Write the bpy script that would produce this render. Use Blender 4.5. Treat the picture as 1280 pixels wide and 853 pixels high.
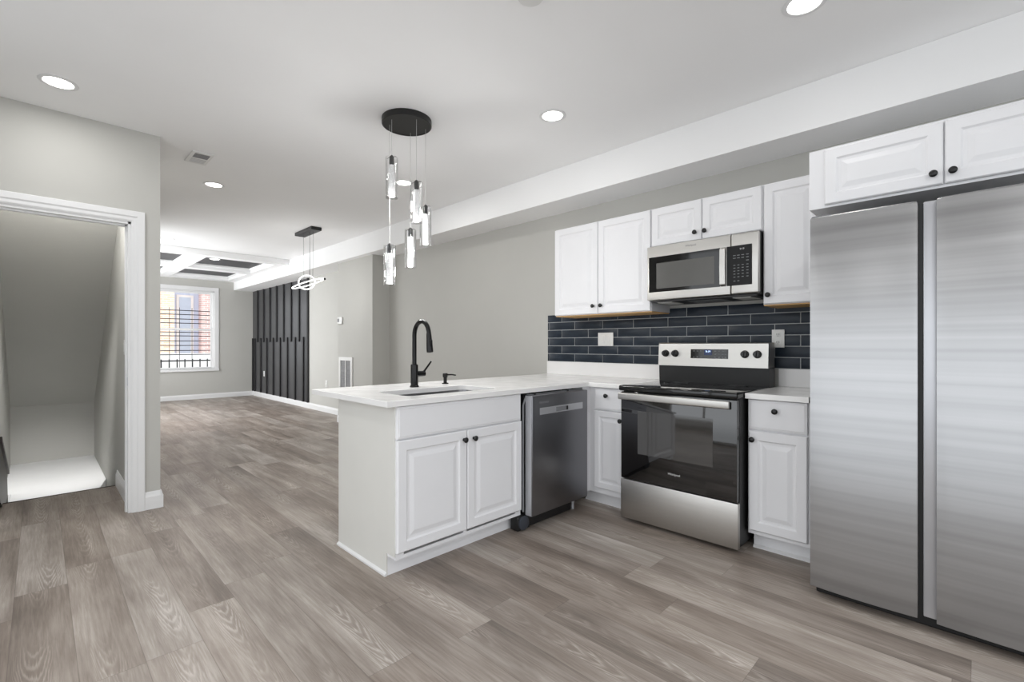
import bpy, bmesh, math, random
from math import sin, cos, pi, radians as R
from mathutils import Vector, Matrix

for o in list(bpy.data.objects): bpy.data.objects.remove(o)
SC = bpy.context.scene
COL = SC.collection

# ------------------------------------------------------------------ camera, sky, exposure
FPX, CYPX, YAW, CAMH = 588.8, 431.26, 44.87, 1.184
cam_d = bpy.data.cameras.new('camera')
cam_d.sensor_fit = 'HORIZONTAL'; cam_d.sensor_width = 36.0
cam_d.lens = 36.0 * FPX / 1280
cam_d.shift_y = (CYPX - 426.5) / 1280
cam_d.clip_start = 0.05; cam_d.clip_end = 200
cam = bpy.data.objects.new('camera', cam_d); COL.objects.link(cam)
cam.location = (0, 0, CAMH); cam.rotation_euler = (R(90), 0, R(YAW))
SC.camera = cam

world = bpy.data.worlds.new('overcast_sky'); SC.world = world
world.use_nodes = True
wn = world.node_tree.nodes; wl = world.node_tree.links
bg = wn['Background']; bg.inputs[0].default_value = (0.93, 0.965, 1.0, 1); 
# overcast sky above, dimmer invented ground light below to lift the ceiling
wt = wn.new('ShaderNodeTexCoord'); ws = wn.new('ShaderNodeSeparateXYZ'); wr = wn.new('ShaderNodeMapRange')
wl.new(wt.outputs['Generated'], ws.inputs[0]); wl.new(ws.outputs[2], wr.inputs[0])
wr.inputs[1].default_value = -.08; wr.inputs[2].default_value = .06; wr.inputs[3].default_value = 1.15; wr.inputs[4].default_value = 1.75
wl.new(wr.outputs[0], bg.inputs[1])

SC.view_settings.view_transform = 'Standard'; SC.view_settings.look = 'None'
SC.view_settings.gamma = 1.0; SC.view_settings.use_curve_mapping = False
SC.view_settings.exposure = 0.24
SIDE_L = 3.9             # fill strength at the unseen side window added to the far room

# ------------------------------------------------------------------ materials
def s2l(c):
    f = lambda v: (v / 255 / 12.92) if v / 255 <= 0.04045 else ((v / 255 + 0.055) / 1.055) ** 2.4
    return (f(c[0]), f(c[1]), f(c[2]), 1)

class NT:
    def __init__(s, name):
        s.m = bpy.data.materials.new(name); s.m.use_nodes = True
        s.t = s.m.node_tree; s.b = s.t.nodes['Principled BSDF']; s.out = s.t.nodes['Material Output']
    def n(s, kind, **kw):
        x = s.t.nodes.new('ShaderNode' + kind)
        for k, v in kw.items(): setattr(x, k, v)
        return x
    def l(s, a, b): s.t.links.new(a, b)
    def val(s, node, i, v): node.inputs[i].default_value = v

def coords(T, scale, kind='Object'):
    tc = T.n('TexCoord'); mp = T.n('Mapping'); mp.inputs['Scale'].default_value = scale
    T.l(tc.outputs[kind], mp.inputs[0]); return mp.outputs[0]

def mat(name, rgb, rough=0.5, metal=0.0, var=0.03, scale=(6, 6, 6), bump=0.0, rvar=0.0, spec=None, coat=0.0):
    T = NT(name); c = s2l(rgb); b = T.b
    b.inputs['Roughness'].default_value = rough; b.inputs['Metallic'].default_value = metal
    if spec is not None: b.inputs['Specular IOR Level'].default_value = spec
    if coat: b.inputs['Coat Weight'].default_value = coat; b.inputs['Coat Roughness'].default_value = 0.03
    no = T.n('TexNoise'); no.inputs['Scale'].default_value = 1.0; no.inputs['Detail'].default_value = 3
    T.l(coords(T, scale), no.inputs['Vector'])
    mr = T.n('MapRange'); mr.inputs[1].default_value = .3; mr.inputs[2].default_value = .7
    mr.inputs[3].default_value = 1 - var; mr.inputs[4].default_value = 1 + var
    T.l(no.outputs[0], mr.inputs[0])
    mx = T.n('Mix', data_type='RGBA', blend_type='MULTIPLY'); mx.inputs[0].default_value = 1
    mx.inputs[6].default_value = c; T.l(mr.outputs[0], mx.inputs[7]); T.l(mx.outputs[2], b.inputs['Base Color'])
    if rvar:
        m2 = T.n('MapRange'); m2.inputs[1].default_value = .3; m2.inputs[2].default_value = .7
        m2.inputs[3].default_value = rough - rvar; m2.inputs[4].default_value = rough + rvar
        T.l(no.outputs[0], m2.inputs[0]); T.l(m2.outputs[0], b.inputs['Roughness'])
    if bump:
        bp = T.n('Bump'); bp.inputs['Strength'].default_value = bump; bp.inputs['Distance'].default_value = .01
        T.l(no.outputs[0], bp.inputs['Height']); T.l(bp.outputs[0], b.inputs['Normal'])
    return T.m

def emis(name, rgb, strength):
    T = NT(name); T.b.inputs['Base Color'].default_value = s2l(rgb)
    T.b.inputs['Emission Color'].default_value = s2l(rgb); T.b.inputs['Emission Strength'].default_value = strength
    return T.m

def clear_glass(name, gloss=0.12, tint=(1, 1, 1, 1)):
    T = NT(name); tr = T.n('BsdfTransparent'); tr.inputs[0].default_value = tint
    gl = T.n('BsdfGlossy'); gl.inputs['Roughness'].default_value = 0.02
    lw = T.n('LayerWeight'); lw.inputs[0].default_value = gloss
    mx = T.n('MixShader'); T.l(lw.outputs['Facing'], mx.inputs[0]); T.l(tr.outputs[0], mx.inputs[1]); T.l(gl.outputs[0], mx.inputs[2])
    T.l(mx.outputs[0], T.out.inputs[0]); return T.m

def floor_mat():
    T = NT('vinyl_plank_floor'); b = T.b
    tc = T.n('TexCoord'); sp = T.n('SeparateXYZ'); T.l(tc.outputs['Object'], sp.inputs[0])
    def M(op, a, bb=None, c=None):
        m = T.n('Math', operation=op)
        for i, v in enumerate((a, bb, c)):
            if v is None: continue
            if isinstance(v, (int, float)): m.inputs[i].default_value = v
            else: T.l(v, m.inputs[i])
        return m.outputs[0]
    W, L = 0.182, 1.22
    yr = M('DIVIDE', sp.outputs[1], W); row = M('FLOOR', yr); fy = M('FRACT', yr)
    wn1 = T.n('TexWhiteNoise', noise_dimensions='1D'); T.l(row, wn1.inputs['W'])
    xr = M('ADD', M('DIVIDE', sp.outputs[0], L), M('MULTIPLY', wn1.outputs['Value'], 7.3))
    colm = M('FLOOR', xr); fx = M('FRACT', xr)
    cv = T.n('CombineXYZ'); T.l(row, cv.inputs[0]); T.l(colm, cv.inputs[1])
    wn2 = T.n('TexWhiteNoise', noise_dimensions='2D'); T.l(cv.outputs[0], wn2.inputs['Vector'])
    idv = wn2.outputs['Value']
    # grain: broad soft streaks, fine fibres, and cerused cathedral lines in patches, all different for each plank
    def noise(sx, sy, scale, detail, rough=.6, dist=0.0, off=0.0):
        v = T.n('CombineXYZ')
        T.l(M('ADD', M('MULTIPLY', sp.outputs[0], sx), M('MULTIPLY', idv, 37.0 + off)), v.inputs[0])
        T.l(M('ADD', M('MULTIPLY', sp.outputs[1], sy), M('MULTIPLY', idv, 91.0 + off)), v.inputs[1])
        n = T.n('TexNoise'); n.inputs['Scale'].default_value = scale; n.inputs['Detail'].default_value = detail
        n.inputs['Roughness'].default_value = rough; n.inputs['Distortion'].default_value = dist
        T.l(v.outputs[0], n.inputs['Vector']); return n.outputs[0]
    broad = noise(.9, 7.0, 1.0, 3, .55, .5)
    fibre = noise(5.0, 95.0, 1.0, 4, .65, .2, 11.0)
    n1o = broad
    warp = noise(1.6, 9.0, 1.0, 2, .5, 0.0, 5.0)
    cyl_ = M('ADD', M('MULTIPLY', M('SUBTRACT', fy, M('ADD', .32, M('MULTIPLY', idv, .36))), 1.0), M('MULTIPLY', M('SUBTRACT', warp, .5), .34))
    par = M('ADD', M('MULTIPLY', M('MULTIPLY', cyl_, cyl_), 26.0), M('ADD', M('MULTIPLY', sp.outputs[0], 4.2), M('MULTIPLY', fibre, .55)))
    line = M('POWER', M('ABSOLUTE', M('SINE', M('MULTIPLY', par, 3.1416 * 2.6))), 5.0)
    patch = T.n('MapRange'); patch.inputs[1].default_value = .46; patch.inputs[2].default_value = .62; T.l(noise(1.3, 3.2, 1.0, 1, .5, 0.0, 23.0), patch.inputs[0])
    near = T.n('MapRange'); near.inputs[1].default_value = .40; near.inputs[2].default_value = .12; T.l(M('ABSOLUTE', cyl_), near.inputs[0])
    cath = M('MULTIPLY', M('MULTIPLY', line, patch.outputs[0]), near.outputs[0])
    n3 = noise(1.8, 1.8, 1.0, 2)
    g = M('ADD', M('MULTIPLY', broad, .50), M('ADD', M('MULTIPLY', fibre, .30), M('MULTIPLY', n3, .20)))
    g = M('ADD', g, M('MULTIPLY', M('SUBTRACT', idv, .5), .12))
    g = M('ADD', g, M('MULTIPLY', cath, .13))
    cr = T.n('ValToRGB'); e = cr.color_ramp.elements
    e[0].position = .34; e[0].color = s2l((110, 101, 94)); e[1].position = .72; e[1].color = s2l((196, 189, 183))
    x = e.new(.46); x.color = s2l((137, 127, 119)); x = e.new(.58); x.color = s2l((163, 154, 146))
    T.l(g, cr.inputs[0])
    # hue drift from plank to plank
    hm = T.n('Mix', data_type='RGBA', blend_type='MULTIPLY'); hm.inputs[0].default_value = 1
    hr = T.n('ValToRGB'); hr.color_ramp.elements[0].color = (1.0, .97, .94, 1); hr.color_ramp.elements[1].color = (.965, .97, .97, 1)
    T.l(wn2.outputs['Color'], hr.inputs[0]); T.l(cr.outputs[0], hm.inputs[6]); T.l(hr.outputs[0], hm.inputs[7])
    # joints
    ey = M('MINIMUM', fy, M('SUBTRACT', 1.0, fy)); ex = M('MINIMUM', fx, M('SUBTRACT', 1.0, fx))
    jy = M('LESS_THAN', M('MULTIPLY', ey, W), .0012); jx = M('LESS_THAN', M('MULTIPLY', ex, L), .0012)
    j = M('MAXIMUM', jx, jy)
    jm = T.n('Mix', data_type='RGBA'); T.l(M('MULTIPLY', j, .35), jm.inputs[0]); T.l(hm.outputs[2], jm.inputs[6]); jm.inputs[7].default_value = s2l((70, 62, 57))
    T.l(jm.outputs[2], b.inputs['Base Color'])
    rr = T.n('MapRange'); rr.inputs[3].default_value = .36; rr.inputs[4].default_value = .52; T.l(n1o, rr.inputs[0]); T.l(rr.outputs[0], b.inputs['Roughness'])
    b.inputs['Specular IOR Level'].default_value = .3
    bp = T.n('Bump'); bp.inputs['Strength'].default_value = .12; bp.inputs['Distance'].default_value = .004; T.l(g, bp.inputs['Height']); T.l(bp.outputs[0], b.inputs['Normal'])
    return T.m

def steel_mat(name, rgb, rough=.3, streak=(.35, .35, 26), bump=.10, var=.10, detail=5, dist=0):
    T = NT(name); b = T.b; b.inputs['Metallic'].default_value = 1
    v = coords(T, streak); no = T.n('TexNoise'); no.inputs['Scale'].default_value = 1; no.inputs['Detail'].default_value = detail; no.inputs['Roughness'].default_value = .6; no.inputs['Distortion'].default_value = dist
    T.l(v, no.inputs['Vector'])
    cr = T.n('MapRange'); cr.inputs[1].default_value = .25; cr.inputs[2].default_value = .75; cr.inputs[3].default_value = 1 - var; cr.inputs[4].default_value = 1 + var
    T.l(no.outputs[0], cr.inputs[0])
    mx = T.n('Mix', data_type='RGBA', blend_type='MULTIPLY'); mx.inputs[0].default_value = 1; mx.inputs[6].default_value = s2l(rgb)
    T.l(cr.outputs[0], mx.inputs[7]); T.l(mx.outputs[2], b.inputs['Base Color'])
    mr = T.n('MapRange'); mr.inputs[1].default_value = .3; mr.inputs[2].default_value = .7; mr.inputs[3].default_value = rough - .03; mr.inputs[4].default_value = rough + .03
    T.l(no.outputs[0], mr.inputs[0]); T.l(mr.outputs[0], b.inputs['Roughness'])
    b.inputs['Anisotropic'].default_value = .3
    bp = T.n('Bump'); bp.inputs['Strength'].default_value = bump; bp.inputs['Distance'].default_value = .01
    nb = T.n('TexNoise'); nb.inputs['Scale'].default_value = .42; nb.inputs['Detail'].default_value = 0
    T.l(v, nb.inputs['Vector']); T.l(nb.outputs[0], bp.inputs['Height'])
    if bump: T.l(bp.outputs[0], b.inputs['Normal'])
    return T.m

def brick_mat(name, c1, c2, mortar):
    T = NT(name); br = T.n('TexBrick'); br.inputs['Color1'].default_value = s2l(c1); br.inputs['Color2'].default_value = s2l(c2); br.inputs['Mortar'].default_value = s2l(mortar)
    br.inputs['Scale'].default_value = 1; br.inputs['Brick Width'].default_value = .22; br.inputs['Row Height'].default_value = .075; br.inputs['Mortar Size'].default_value = .008
    tc = T.n('TexCoord'); sp = T.n('SeparateXYZ'); cb = T.n('CombineXYZ'); T.l(tc.outputs['Object'], sp.inputs[0])
    T.l(sp.outputs[1], cb.inputs[0]); T.l(sp.outputs[2], cb.inputs[1]); T.l(cb.outputs[0], br.inputs['Vector'])
    T.l(br.outputs[0], T.b.inputs['Base Color']); T.b.inputs['Roughness'].default_value = .9
    return T.m

WALL = mat('wall_paint', (187, 186, 181), .75, var=.012, scale=(3, 3, 3))
CEIL = mat('ceiling_paint', (244, 244, 244), .85, var=.008, scale=(2, 2, 2))
TRIM = mat('trim_paint', (226, 226, 226), .45, var=.01)
CAB = mat('cabinet_thermofoil', (233, 233, 235), .42, var=.008)
PANEL = mat('end_panel_white', (218, 217, 212), .5, var=.01)
QUARTZ = mat('white_quartz', (238, 237, 236), .18, var=.006, scale=(9, 9, 9), rvar=.03)
BLACK = mat('matt_black_metal', (18, 18, 18), .38, var=.05)
KNOB = mat('black_knob', (14, 14, 15), .28, var=.05)
FAUC = mat('black_faucet', (16, 15, 15), .22, metal=.4, var=.05)
BLKPL = mat('black_plastic', (20, 20, 21), .45, var=.05)
BLKGL = mat('black_ceramic_glass', (10, 10, 11), .06, var=.02, spec=.6)
OVENGL = mat('oven_door_glass', (14, 14, 15), .05, var=.02, spec=.9, coat=.5)
OVENWIN = mat('oven_window_glass', (40, 39, 38), .05, var=.02, spec=1.0, coat=.6)
STEEL = steel_mat('brushed_stainless', (200, 198, 194), .40, (.6, .6, 30), .02, .04)
FRIDGE = steel_mat('fridge_stainless', (168, 168, 169), .33, (.16, .16, 15), 0, .20, detail=3, dist=0)  # banded reflections are put into the steel colour as streaked noise
DWST = steel_mat('dark_stainless', (132, 132, 136), .34, (40, 1.5, .5), .015, .04)
LIGHTST = mat('light_steel', (196, 197, 201), .35, metal=.6, var=.03)
SINKST = steel_mat('sink_stainless', (125, 125, 126), .3, (8, 8, 8), .02, .06)
GREYPL = mat('grey_plastic', (120, 121, 124), .5, var=.04)
NAVY = mat('navy_glazed_tile', (38, 46, 56), .34, var=.18, scale=(7, 7, 22), bump=.10, rvar=.06, spec=.25)
GROUT = mat('pale_grout', (176, 178, 178), .85, var=.05, scale=(40, 40, 40))
WOOD = mat('bare_maple_edge', (206, 166, 112), .6, var=.08, scale=(3, 20, 20))
DARKWOOD = mat('dark_brown_wood', (48, 38, 34), .45, var=.15, scale=(4, 30, 30))
ACCENT = mat('charcoal_panel_paint', (62, 62, 64), .34, var=.03)
BATTEN = mat('black_batten_paint', (20, 20, 22), .5, var=.04)
COFFER = mat('black_coffer_paint', (62, 62, 64), .5, var=.05)
PLATE = mat('white_plate_plastic', (224, 224, 222), .35, var=.01)
SLOT = mat('dark_slot', (40, 40, 42), .6, var=.02)
GRILLE = mat('grille_grey', (150, 150, 152), .5, var=.03)
LENS = emis('lamp_lens', (255, 252, 246), 9.0)
CRYS = None
GLASS = clear_glass('pendant_glass', .30)
PANE = clear_glass('window_pane', .06)
LED = emis('led_ring_light', (255, 255, 252), 1.4)
CLOCK = emis('clock_digits', (190, 215, 255), 1.6)
CLOCKBG = mat('blue_display', (28, 44, 88), .2, var=.05)
KEYPAD = mat('keypad_black', (17, 17, 18), .35, var=.02, spec=.25)
KEYS = mat('keypad_print', (120, 122, 124), .5, var=.05)
LOGO = mat('logo_print', (206, 206, 204), .4, var=.03)
BADGE = mat('badge_print', (128, 128, 132), .4, var=.03)
CORD = mat('clear_cord', (190, 190, 188), .4, var=.03)
CONC = mat('pale_concrete', (235, 234, 232), .9, var=.05, scale=(3, 3, 3))
IRON = mat('black_iron', (38, 38, 40), .6, var=.05)
BRICK = brick_mat('orange_brick', (230, 192, 164), (242, 214, 190), (245, 236, 226))
BRICK2 = brick_mat('red_brick', (206, 170, 164), (222, 190, 184), (235, 226, 222))
SIDING = mat('blue_grey_siding', (190, 196, 214), .8, var=.10, scale=(1, 7, .3))
PALEW = mat('pale_stucco', (222, 216, 212), .9, var=.05)
BARK = mat('tree_bark', (150, 120, 96), .9, var=.1)
FLOOR = floor_mat()

def crystal():
    T = NT('bubble_crystal'); b = T.b
    v = T.n('TexVoronoi'); v.inputs['Scale'].default_value = 130; tc = T.n('TexCoord'); T.l(tc.outputs['Object'], v.inputs['Vector'])
    b.inputs['Base Color'].default_value = (.62, .62, .62, 1); b.inputs['Roughness'].default_value = .12
    b.inputs['Emission Color'].default_value = (1, .99, .97, 1)
    mr = T.n('MapRange'); mr.inputs[1].default_value = 0; mr.inputs[2].default_value = .6; mr.inputs[3].default_value = .5; mr.inputs[4].default_value = .03
    T.l(v.outputs['Distance'], mr.inputs[0]); T.l(mr.outputs[0], b.inputs['Emission Strength'])
    bp = T.n('Bump'); bp.inputs['Strength'].default_value = .5; T.l(v.outputs['Distance'], bp.inputs['Height']); T.l(bp.outputs[0], b.inputs['Normal'])
    return T.m
CRYS = crystal()

# ------------------------------------------------------------------ mesh helpers
class M:
    def __init__(s): s.b = bmesh.new()
    def _merge(s, t):
        me = bpy.data.meshes.new('tmp'); t.to_mesh(me); t.free(); s.b.from_mesh(me); bpy.data.meshes.remove(me)
    def box(s, x0, y0, z0, x1, y1, z1, bev=0.0, seg=2, rot=None):
        t = bmesh.new(); r = bmesh.ops.create_cube(t, size=1)
        sx, sy, sz = abs(x1 - x0), abs(y1 - y0), abs(z1 - z0); c = Vector(((x0 + x1) / 2, (y0 + y1) / 2, (z0 + z1) / 2))
        for v in t.verts: v.co = Vector((v.co.x * sx, v.co.y * sy, v.co.z * sz))
        if bev: bmesh.ops.bevel(t, geom=t.edges[:], offset=min(bev, sx * .49, sy * .49, sz * .49), segments=seg, profile=.5, affect='EDGES')
        for v in t.verts:
            if rot is not None: v.co = rot @ v.co
            v.co += c
        s._merge(t); return s
    def lathe(s, p, axis, prof, n=24, cap=True):
        p = Vector(p); a = Vector(axis).normalized(); u = a.orthogonal().normalized(); w = a.cross(u); t = bmesh.new(); rings = []
        for r, h in prof:
            if r < 1e-6: rings.append([t.verts.new(p + a * h)]); continue
            rings.append([t.verts.new(p + a * h + (u * cos(2 * pi * k / n) + w * sin(2 * pi * k / n)) * r) for k in range(n)])
        for A, B in zip(rings, rings[1:]):
            for k in range(n):
                k2 = (k + 1) % n
                if len(A) == 1 and len(B) == 1: break
                if len(A) == 1: t.faces.new((A[0], B[k], B[k2]))
                elif len(B) == 1: t.faces.new((A[k], A[k2], B[0]))
                else: t.faces.new((A[k], A[k2], B[k2], B[k]))
        if cap:
            for Q in (rings[0], rings[-1]):
                if len(Q) > 2: t.faces.new(Q)
        bmesh.ops.recalc_face_normals(t, faces=t.faces[:]); s._merge(t); return s
    def cyl(s, p0, p1, r0, r1=None, n=20):
        p0 = Vector(p0); d = Vector(p1) - p0
        return s.lathe(p0, d, [(r0, 0), (r1 if r1 is not None else r0, d.length)], n)
    def tube(s, pts, r, n=12, closed=False, caps=True):
        P = [Vector(p) for p in pts]; t = bmesh.new(); rings = []; N = len(P); prev = None
        for i, p in enumerate(P):
            a = P[(i + 1) % N] if (closed or i < N - 1) else p; b = P[i - 1] if (closed or i > 0) else p
            d = (a - b).normalized()
            if prev is None: u = d.orthogonal().normalized()
            else:
                u = prev - d * prev.dot(d); u.normalize()
            prev = u; w = d.cross(u); rr = r[i] if isinstance(r, (list, tuple)) else r
            rings.append([t.verts.new(p + (u * cos(2 * pi * k / n) + w * sin(2 * pi * k / n)) * rr) for k in range(n)])
        pairs = list(zip(rings, rings[1:])) + ([(rings[-1], rings[0])] if closed else [])
        for A, B in pairs:
            for k in range(n): t.faces.new((A[k], A[(k + 1) % n], B[(k + 1) % n], B[k]))
        if caps and not closed: t.faces.new(rings[0]); t.faces.new(rings[-1])
        bmesh.ops.recalc_face_normals(t, faces=t.faces[:]); s._merge(t); return s
    def plate(s, outer, z0, z1, holes=(), bev=0.0):
        t = bmesh.new(); ed = []
        for loop in [outer] + list(holes):
            vs = [t.verts.new((p[0], p[1], z0)) for p in loop]
            ed += [t.edges.new((vs[i], vs[(i + 1) % len(vs)])) for i in range(len(vs))]
        bmesh.ops.triangle_fill(t, edges=ed, use_beauty=True)
        bmesh.ops.dissolve_limit(t, angle_limit=.01, verts=t.verts[:], edges=t.edges[:]) if not holes else None
        g = bmesh.ops.extrude_face_region(t, geom=t.faces[:])
        for v in g['geom']:
            if isinstance(v, bmesh.types.BMVert): v.co.z = z1
        bmesh.ops.recalc_face_normals(t, faces=t.faces[:])
        if bev:
            top = [e for e in t.edges if all(abs(v.co.z - z1) < 1e-5 for v in e.verts) and len(e.link_faces) == 2 and abs(e.link_faces[0].normal.z - e.link_faces[1].normal.z) > .5]
            bmesh.ops.bevel(t, geom=top, offset=bev, segments=2, profile=.5, affect='EDGES')
        s._merge(t); return s
    def extrude(s, pts3, vec):
        t = bmesh.new(); vs = [t.verts.new(p) for p in pts3]; f = t.faces.new(vs)
        g = bmesh.ops.extrude_face_region(t, geom=[f])
        for v in g['geom']:
            if isinstance(v, bmesh.types.BMVert): v.co += Vector(vec)
        bmesh.ops.recalc_face_normals(t, faces=t.faces[:]); s._merge(t); return s
    def rings(s, P, w, h, loops):
        """nested rectangles: loops of (inset, n); P maps (u, v, n) to the place."""
        t = bmesh.new(); rs = []
        for ins, n in loops:
            rs.append([t.verts.new(P(u, v, n)) for u, v in ((ins, ins), (w - ins, ins), (w - ins, h - ins), (ins, h - ins))])
        for A, B in zip(rs, rs[1:]):
            for k in range(4): t.faces.new((A[k], A[(k + 1) % 4], B[(k + 1) % 4], B[k]))
        t.faces.new(rs[0]); t.faces.new(rs[-1])
        bmesh.ops.recalc_face_normals(t, faces=t.faces[:]); s._merge(t); return s
    def build(s, name, m, parent=None, smooth=True, label=None, ang=35):
        off = Vector((0, 0, 0)); q = parent
        while q is not None: off += q.location; q = q.parent
        me = bpy.data.meshes.new(name)
        loc = Vector((0, 0, 0))
        if parent is None:
            xs = [v.co for v in s.b.verts]
            loc = Vector(((min(c.x for c in xs) + max(c.x for c in xs)) / 2, (min(c.y for c in xs) + max(c.y for c in xs)) / 2, min(c.z for c in xs)))
            off = loc
        for v in s.b.verts: v.co -= off
        s.b.to_mesh(me); s.b.free(); me.materials.append(m)
        if smooth:
            me.shade_smooth(); me.set_sharp_from_angle(angle=R(ang))
        o = bpy.data.objects.new(name, me); COL.objects.link(o); o.location = loc
        if parent is not None: o.parent = parent
        if label: o['label'] = label
        return o

def thing(name, label, cat, loc, group=None):
    o = bpy.data.objects.new(name, None); COL.objects.link(o); o.location = loc
    o.empty_display_size = .1
    o['label'] = label; o['category'] = cat
    if group: o['group'] = group
    return o
def tag(o, label, cat, group=None, kind=None):
    o['label'] = label; o['category'] = cat
    if group: o['group'] = group
    if kind: o['kind'] = kind
    return o
def struct(m, name, material, parent=None, label=None, smooth=True):
    o = m.build(name, material, parent, smooth=smooth)
    if parent is None: o['kind'] = 'structure'
    if label: o['label'] = label
    return o
def copy_tree(o, parent=None):
    c = o.copy(); COL.objects.link(c)
    if parent is not None: c.parent = parent
    for ch in list(o.children): copy_tree(ch, c)
    return c

def text_mesh(name, body, size, m, parent, origin, xdir, ydir, depth=.0008):
    cu = bpy.data.curves.new(name, 'FONT'); cu.body = body; cu.size = size; cu.extrude = depth; cu.align_x = 'CENTER'; cu.align_y = 'CENTER'
    tmp = bpy.data.objects.new(name + '_c', cu); COL.objects.link(tmp)
    bpy.context.view_layer.update()
    me = bpy.data.meshes.new_from_object(tmp.evaluated_get(bpy.context.evaluated_depsgraph_get()))
    bpy.data.objects.remove(tmp)
    off = Vector((0, 0, 0)); q = parent
    while q is not None: off += q.location; q = q.parent
    X = Vector(xdir); Y = Vector(ydir); Z = X.cross(Y); o3 = Vector(origin)
    for v in me.vertices:
        c = v.co; v.co = o3 + X * c.x + Y * c.y + Z * c.z - off
    me.materials.clear(); me.materials.append(m); me.name = name
    o = bpy.data.objects.new(name, me); COL.objects.link(o); o.parent = parent
    return o

# ------------------------------------------------------------------ the room
HC = 2.703; XF = -12.125; YK = 3.50; YL = 3.56
XR = 2.4; YB = -0.95                       # right end and rear wall, behind the camera
def rect(x0, y0, x1, y1): return [(x0, y0), (x1, y0), (x1, y1), (x0, y1)]
m = M(); m.plate([(-5.158, -.35), (-4.347, -.35), (-4.347, YB), (XR, YB), (XR, 3.7), (XF - .1, 3.7), (XF - .1, .55), (-5.158, .55)], -.12, 0)
struct(m, 'floor', FLOOR, label='grey brown wood plank floor', smooth=False)
m = M(); m.box(-8.75, YB - .1, HC, XR, 3.7, HC + .08)
struct(m, 'ceiling', CEIL, smooth=False)
m = M(); m.box(XF - .1, .55, HC, -8.75, 3.7, HC + .08)
struct(m, 'ceiling.001', COFFER, label='black ceiling inside the coffers of the far room', smooth=False)
# soffit along the kitchen wall
m = M(); m.box(XF - .02, 3.15, 2.43, XR, 3.62, HC - .001)
struct(m, 'trim_1', CEIL, label='white soffit running along the cabinet wall', smooth=False)
# coffer beams
m = M(); ZB = 2.612
for x0, x1 in ((-8.95, -8.75), (-10.55, -10.32), (XF, -11.88)): m.box(x0, .62, ZB, x1, 3.15, HC - .001)
for y0, y1 in ((.62, .70), (1.73, 1.93), (2.98, 3.15)): m.box(XF, y0, ZB + .0015, -8.76, y1, HC - .002)
for x0, x1 in ((-10.32, -8.95), (-11.88, -10.55)):
    for y0, y1 in ((.70, 1.73), (1.93, 2.98)):     # small crown step inside every coffer
        for a in ((x0, y0, x1, y0 + .03), (x0, y1 - .03, x1, y1), (x0, y0, x0 + .03, y1), (x1 - .03, y0, x1, y1)):
            m.box(a[0], a[1], HC - .035, a[2], a[3], HC - .003)
struct(m, 'trim_2', CEIL, label='white coffer beams on the far ceiling', smooth=False)

m = M(); m.box(-5.98, YK, -.02, XR, YK + .2, HC); struct(m, 'wall_kitchen', WALL, smooth=False)
m = M(); m.box(XF, YL, -.02, -6.9, YL + .14, HC); struct(m, 'wall_living_right', WALL, smooth=False)
m = M(); m.box(-6.994, 3.24, -.02, -5.937, 3.66, HC - .01); struct(m, 'wall_chase', WALL, label='boxed-out wall chase between kitchen and far room', smooth=False)
# far wall with window opening
WY0, WY1, WZ0, WZ1 = 1.58, 2.765, .655, 2.37
m = M()
m.box(XF - .16, .5, -.02, XF, WY0, HC); m.box(XF - .16, WY1, -.02, XF, 3.7, HC)
m.box(XF - .16, WY0, -.02, XF, WY1, WZ0); m.box(XF - .16, WY0, WZ1, XF, WY1, HC)
struct(m, 'wall_far', WALL, smooth=False)
# doorway wall, stair walls
m = M()
XD = -4.247; DY0, DY1, DZ = -.222, .458, 2.05
m.box(XD - .1, YB, -.02, XD, DY0 - .0, HC); m.box(XD - .1, DY1, -.02, XD, .626, HC); m.box(XD - .1, DY0, DZ, XD, DY1, HC)
struct(m, 'wall_doorway', WALL, smooth=False)
m = M(); m.box(-7.7, .468, -1.6, XD - .1, .626, HC); m.box(XF, .468, -.1, -11.6, .626, HC); m.box(-11.6, .468, -.1, -7.7, .626, .4); m.box(-11.6, .468, 2.5, -7.7, .626, HC)
struct(m, 'wall_stair_right', WALL, smooth=False)
m = M()
for x in (-11.6, -10.6, -9.63, -8.66, -7.75): m.box(x, .53, .4, x + .06, .63, 2.5)
m.box(-11.6, .531, .4, -7.7, .631, .47); m.box(-11.6, .531, 2.43, -7.7, .631, 2.5)
struct(m, 'window_3', TRIM, label='unseen side window added to light the far room, hidden by the doorway wall', smooth=False)  # invented opening, lets extra light into the far room
m = M(); m.box(-7.6, -.42, -1.6, XD - .1, -.222, HC); struct(m, 'wall_stair_left', WALL, smooth=False)
m = M(); m.box(-7.65, -.42, -1.6, -7.53, .468, HC); struct(m, 'wall_stair_end', WALL, smooth=False)
m = M(); m.extrude([(-7.54, -.30, .49), (-4.75, -.30, 2.48), (-4.75, -.30, 2.6), (-7.54, -.30, .61)], (0, .77, 0))
struct(m, 'wall_stair_slope', WALL, label='sloping underside of the upper stairs', smooth=False)
m = M(); m.box(-5.2, -.30, -1.6, -5.158, .468, -.13); m.box(-7.6, -.42, -1.7, -5.1, .5, -1.6); struct(m, 'wall_stair_riser', WALL, smooth=False)
# rear wall behind the camera with a wide window opening added for light
m = M()
BX0, BX1, BZ0, BZ1 = -3.3, 2.1, .12, 2.64
m.box(XD - .1, YB - .12, -.02, BX0, YB, HC); m.box(BX1, YB - .12, -.02, XR, YB, HC)
m.box(BX0, YB - .12, -.02, BX1, YB, BZ0); m.box(BX0, YB - .12, BZ1, BX1, YB, HC)
struct(m, 'wall_rear', WALL, smooth=False)

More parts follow.
